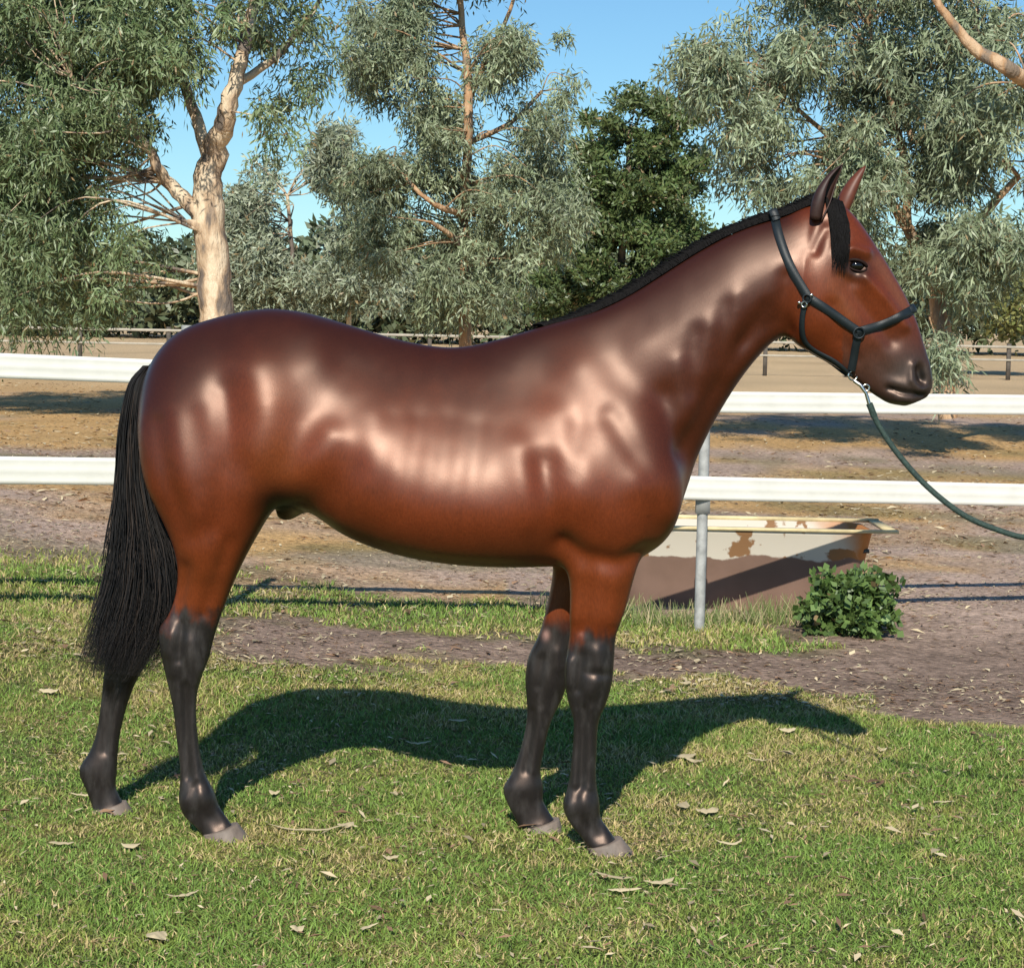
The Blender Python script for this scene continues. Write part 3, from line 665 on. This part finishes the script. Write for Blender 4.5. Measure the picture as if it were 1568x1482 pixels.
a0,a1=box(cx-hl+.15,cx+hl-.15,Yt+.04,Yt+.56,zt-.12,zt-.1)
npmesh("water",a0,a1,mat("water_dark",(.02,.03,.03),rough=.05),parent=tr)
# ------------------------------------------------------------------ foliage
def leafmesh(centers,R_,nleaf,ll,lw,palette,droop=.7,flat=1.0,twig=7):
    M=len(centers); nt_=max(1,nleaf//twig); C=np.repeat(centers,nt_,0); Rr=np.repeat(R_,nt_); n=len(C)
    d=rng.normal(size=(n,3)); d/=np.linalg.norm(d,axis=1)[:,None]
    st=C+d*(Rr*rng.random(n)**.6)[:,None]*np.array([1,1,.75*flat]); tl=Rr*(.5+.8*rng.random(n))
    tone=np.repeat(rng.random(M),nt_)
    S=np.repeat(st,twig,0); D=np.repeat(d,twig,0); T=np.tile((np.arange(twig)+.5)/twig,n)+0; TL=np.repeat(tl,twig); tone=np.repeat(tone,twig)
    n=len(S); P=S+D*(T*TL*.45)[:,None]; P[:,2]-=droop*T*T*TL; P+=rng.normal(size=(n,3))*.12*ll*2
    ld=rng.normal(size=(n,3))*.75+D*.3; ld[:,2]-=droop*1.3; ld/=np.linalg.norm(ld,axis=1)[:,None]
    s=np.cross(ld,rng.normal(size=(n,3))); s/=np.linalg.norm(s,axis=1)[:,None]
    l=(ll*(.6+.7*rng.random(n)))[:,None]; w_=(lw*(.6+.7*rng.random(n)))[:,None]
    V=np.stack([P,P+ld*l*.45+s*w_/2,P+ld*l,P+ld*l*.45-s*w_/2],1).reshape(-1,3); F=np.arange(n*4).reshape(-1,4)
    pal=np.array(palette); q=rng.random(n)[:,None]; c=pal[0]*(1-q)+pal[1]*q; c=c*(.68+.55*tone)[:,None]
    br=rng.random(n)<.02; c[br]=np.array([.28,.20,.10])
    return V,F,np.repeat(c,4,0)
leafm=mat("eucalypt_leaf",attr=True,rough=.45,spec=.45)
def barkmat(name,c1,c2,c3,s=2.0):
    m=bpy.data.materials.new(name); m.use_nodes=True; nt=m.node_tree; b=nt.nodes["Principled BSDF"]; b.inputs["Roughness"].default_value=.85
    tc=nt.nodes.new("ShaderNodeTexCoord"); mp=nt.nodes.new("ShaderNodeMapping"); mp.inputs["Scale"].default_value=(1,1,.35); nt.links.new(tc.outputs["Object"],mp.inputs[0])
    n=nt.nodes.new("ShaderNodeTexNoise"); n.inputs["Scale"].default_value=s*2.2; n.inputs["Detail"].default_value=8; nt.links.new(mp.outputs[0],n.inputs[0])
    cr=nt.nodes.new("ShaderNodeValToRGB"); e=cr.color_ramp.elements; e[0].position=.41; e[0].color=(*c3,1); e[1].position=.60; e[1].color=(*c1,1); x=e.new(.50); x.color=(*c2,1)
    nt.links.new(n.outputs[0],cr.inputs[0]); nt.links.new(cr.outputs[0],b.inputs[0])
    n2=nt.nodes.new("ShaderNodeTexNoise"); n2.inputs["Scale"].default_value=s*10; n2.inputs["Detail"].default_value=6; nt.links.new(mp.outputs[0],n2.inputs[0])
    bp=nt.nodes.new("ShaderNodeBump"); bp.inputs["Distance"].default_value=.04; nt.links.new(n2.outputs[0],bp.inputs["Height"]); nt.links.new(bp.outputs[0],b.inputs["Normal"])
    return m
pale=barkmat("pale_gum_bark",(.74,.60,.43),(.52,.37,.24),(.18,.145,.12)); orange=barkmat("orange_gum_bark",(.58,.40,.25),(.46,.27,.14),(.24,.18,.13))
tseed=100
def tree(name,d,limbs,env,nc,nleaf,ll,lw,pal,R0,bark,dr=2.2,droop=.7,flat=1,gap=.47,gs_=.9,trim=2):
    global tseed; tseed+=1
    e=empty(name); A=Acc(); pts=[]
    for L_ in limbs:
        P=catmull([(a,b,dd,r_) for a,b,dd,r_ in L_],5)
        P3=np.array([W(a,b,d+dd) for a,b,dd,_ in P]); rr=np.maximum(P[:,3]*d/FP/2,.01)
        if len(P3)>8: P3[1:-1]+=rng.normal(size=P3[1:-1].shape)*.1*rr[1:-1,None]
        v_,f_=tube(P3,rr,10); A.add(v_,f_); pts+= [(p,r) for p,r in zip(P3,rr)]
    cs=[];Rs=[]; area=np.array([a[2]*a[3] for a in env],float); area/=area.sum()
    for a,k in zip(env,rng.multinomial(nc,area)):
        for _ in range(k):
            for _t in range(60):
                q=rng.random(3)*2-1
                if q@q>1: continue
                p=np.array(W(a[0]+q[0]*a[2],a[1]+q[1]*a[3],d+q[2]*dr))
                if fbm(p[0]*30/d,p[2]*30/d,gs_,tseed,2)>gap: break
            cs.append(p); Rs.append(R0*(.45+1.0*rng.random()))
    cs=np.array(cs);Rs=np.array(Rs)
    PP=np.array([p for p,_ in pts]); RR=np.array([r for _,r in pts])
    for c_ in cs[::trim]:
        dd=np.linalg.norm(PP-c_,axis=1)+np.where(PP[:,2]>c_[2]+.3,1.5,0)
        j=int(np.argmin(dd)); a=PP[j]; L_=np.linalg.norm(c_-a)
        if L_<.2 or L_>3.2*d/30: continue
        mid=(a+c_)/2+np.array([0,0,.12*L_])+rng.normal(size=3)*.12*L_; P=catmull([a,mid,c_],5)
        r1=min(RR[j]*.5,.008+.009*L_); v_,f_=tube(P,np.linspace(r1,.005,len(P)),5); A.add(v_,f_)
    A.obj("trunk",bark,e)
    V,F,C=leafmesh(cs,Rs,nleaf,ll,lw,pal,droop=droop,flat=flat)
    npmesh("crown",V,F,leafm,C,parent=e)
    return e
gpal=[(.105,.165,.06),(.25,.305,.16)]
gpal2=[(.16,.21,.11),(.34,.39,.25)]
tree("gum_tree",30,[[(338,560,0,60),(333,480,0,54),(324,380,0,50),(318,300,0,46),(328,235,0,38),(345,180,-.3,30),(358,130,-.4,24),(374,70,-.3,20),(395,-30,.5,16),(410,-130,.5,10)],
   [(318,345,0,28),(290,312,0,24),(262,285,0,20),(240,255,-.2,17),(225,225,-.3,14),(180,180,-.6,10),(110,120,-1,6)],
   [(322,250,0,22),(300,180,.3,18),(270,90,.6,15),(240,-10,.8,12)],[(360,130,.2,14),(420,90,.4,11),(470,30,.5,8),(510,-30,.5,6)],
   [(322,372,-.1,14),(300,345,-.2,12),(287,340,-.2,7)]],
  [(0,110,190,200),(140,30,190,140),(110,230,130,110),(20,380,120,140),(130,440,80,90),(215,360,40,90),(400,10,90,60),(455,90,50,80),(430,170,35,50),(250,80,80,80),(190,120,100,110),(60,-80,260,120),(360,-100,160,80),(-140,200,150,260),(60,300,120,120)],
  700,210,.145,.028,gpal,.36,pale,dr=2.2,gap=.39,trim=4)
tree("gum_tree",37,[[(712,560,0,20),(712,480,0,19),(712,380,0,17),(710,320,0,15),(716,220,-.6,14),(716,130,-.5,13),(708,40,.2,10),(700,-60,.2,8)],
   [(714,330,0,11),(680,320,-.8,9),(645,298,-1,7),(600,250,-.9,5)],[(716,160,0,9),(745,90,.3,8),(775,30,.3,6),(800,-40,.3,5)],[(713,395,0,12),(695,365,-.5,9),(660,340,-.9,6)],[(716,220,0,9),(780,190,0,7),(830,140,0,5)]],
  [(600,100,65,85),(625,220,85,90),(800,40,75,60),(835,170,46,105),(630,400,110,75),(775,395,85,75),(680,0,95,45),(560,290,55,75),(760,290,65,65),(805,290,60,65),(680,190,50,60),(700,450,90,40),(740,-80,150,80),(560,60,50,60),(770,110,40,55),(860,330,35,60)],
  560,165,.15,.030,gpal2,.32,orange,dr=1.8,gap=.43,trim=4)
tree("gum_tree",52,[[(535,520,0,8),(532,420,0,7),(530,330,0,5)],[(450,520,0,9),(448,400,0,7),(440,300,0,5)]],
  [(430,340,80,85),(400,280,50,40),(480,300,70,85),(460,430,110,60),(560,420,80,60),(370,410,60,50),(480,210,50,45)],380,120,.22,.05,[(.19,.235,.145),(.38,.415,.30)],.42,pale,dr=2.5,droop=.3,gap=.41,trim=6)
tree("pine_tree",85,[[(950,520,0,14),(952,400,0,12),(960,300,0,10),(965,200,0,7)],[(956,330,0,7),(920,250,0,5),(905,200,0,4)],[(958,300,0,7),(1020,240,0,5),(1045,170,0,4)],[(880,520,0,7),(885,430,0,6)],[(1010,520,0,8),(1005,420,0,6)]],
  [(985,158,58,14),(928,186,34,12),(1045,172,34,24),(912,235,38,22),(985,225,60,28),(1050,240,34,26),(900,290,42,28),(965,290,62,40),(1040,305,55,40),(930,350,66,38),(1010,370,74,44),(900,410,66,44),(970,430,84,45),(860,450,56,45),(1060,430,74,50)],
  560,190,.26,.10,[(.055,.10,.028),(.15,.19,.07)],.54,pale,dr=3.4,droop=.0,flat=.8,gap=.37,gs_=2.2,trim=8)
tree("gum_tree",26,[[(1452,640,0,30),(1448,540,0,27),(1430,440,.2,24),(1390,350,.3,18),(1340,280,.3,12),(1270,210,.3,8),(1200,150,.2,6)],
   [(1700,330,0,30),(1640,190,0,26),(1560,118,-2.3,22),(1500,80,-2.3,18),(1465,45,-2.3,13),(1425,-10,-2.3,10)],
   [(1390,350,.2,14),(1385,250,0,11),(1360,140,-.3,8),(1330,40,-.3,6)],[(1440,440,0,18),(1490,350,0,14),(1560,270,0,10)],[(1400,220,0,9),(1350,110,0,7),(1320,60,0,5)],[(1500,80,0,9),(1440,100,0,6),(1380,130,0,4)]],
  [(1110,60,60,60),(1085,125,50,45),(1210,50,85,85),(1190,180,85,55),(1320,130,90,110),(1420,60,100,65),(1520,190,90,110),(1170,265,75,40),(1120,220,45,35),(1370,300,110,85),(1490,340,90,95),(1440,440,80,70),(1450,530,34,60),(1540,60,75,50),(1440,200,90,80),(1270,240,90,60),(1300,-60,250,70),(1640,200,90,220),(1560,370,60,60)],
  740,160,.14,.025,gpal2,.29,orange,dr=2.0,gap=.48,gs_=1.1,trim=4)
env=[]; x=-250
while x<1850:
    h=rng.uniform(35,75); env.append((x,490-h*.8,rng.uniform(50,90),h)); x+=55
dl=empty("distant_tree_line")
cs=[];Rs=[]
for a in env:
    for _ in range(22):
        q=rng.random(3)*2-1; cs.append(np.array(W(a[0]+q[0]*a[2],a[1]+q[1]*a[3]*.8,125+q[2]*8))); Rs.append(1.2+rng.random()*1.2)
V,F,C=leafmesh(np.array(cs),np.array(Rs),90,.7,.35,[(.08,.11,.05),(.18,.21,.12)],droop=.1)
npmesh("crowns",V,F,leafm,C,parent=dl)
cs=[np.array(W(1540+rng.normal()*25,462+rng.normal()*18,70+rng.normal())) for _ in range(60)]
V,F,C=leafmesh(np.array(cs),np.full(60,.7),160,.25,.12,[(.13,.15,.04),(.25,.25,.09)],droop=.0); npmesh("round_shrub",V,F,leafm,C)
cs=[];b0=G(1300,975)
for _ in range(100):
    q=np.clip(rng.normal(size=3),-1.7,1.7); cs.append(np.array([b0.x+.03+q[0]*.12,b0.y+.15+q[1]*.12,b0.z+.15+q[2]*.075]))
V,F,C=leafmesh(np.array(cs),np.full(100,.06),42,.046,.038,[(.05,.095,.022),(.15,.23,.065)],droop=-.1); npmesh("weed_bush",V,F,leafm,C)
def tuft(cx_,cy_,n,h):
    x=cx_+rng.normal(size=n)*.14; y=cy_+rng.normal(size=n)*.06; z=H(x,y); hh=h*(.4+.8*rng.random(n)); a=rng.random(n)*6.28
    P=np.stack([x,y,z],1); s=np.stack([np.cos(a),np.sin(a),0*a],1)*.003; l=np.stack([rng.normal(size=n)*.4,rng.normal(size=n)*.3,np.ones(n)],1)*hh[:,None]
    V=np.stack([P-s,P+s,P+l+s*.2,P+l-s*.2],1).reshape(-1,3); c=np.array([.17,.22,.07])*(.6+.8*rng.random(n))[:,None]
    c=np.where(rng.random(n)[:,None]<.3,np.array([.5,.42,.24]),c); return V,np.arange(n*4).reshape(-1,4),np.repeat(c,4,0)
A=Acc()
for (x,y) in [(.85,10.6),(1.15,10.75),(.65,10.9),(1.4,10.9),(.4,11.0),(1.55,11.1)]:
    v_,f_,c_=tuft(x,y,260,.12); A.V.append(v_);A.F.append(f_+A.n);A.n+=len(v_);A.C.append(c_)
A.obj("grass_tuft",gmat,smooth=False)
ff=empty("distant_paddock_fence"); dk=mat("weathered_timber",(.10,.085,.07),rough=.9,nscale=5,namt=.4)
A=Acc(); B=Acc()
for i in range(-16,20):
    x=i*2.6; y=62+.12*x; v_,f_=box(x-.06,x+.06,y-.06,y+.06,-.1,1.15); A.add(v_,f_)
for z0,z1 in ((1.0,1.08),(.6,.66)):
    a=box(-45,50,62.0,62.05,z0,z1); v_=a[0].copy(); v_[:,1]+=.12*v_[:,0]-.09; B.add(v_,a[1])
A.obj("posts",dk,ff,smooth=False); B.obj("rails",mat("pale_rail",(.42,.38,.31),rough=.7,nscale=3,namt=.2),ff,smooth=False)
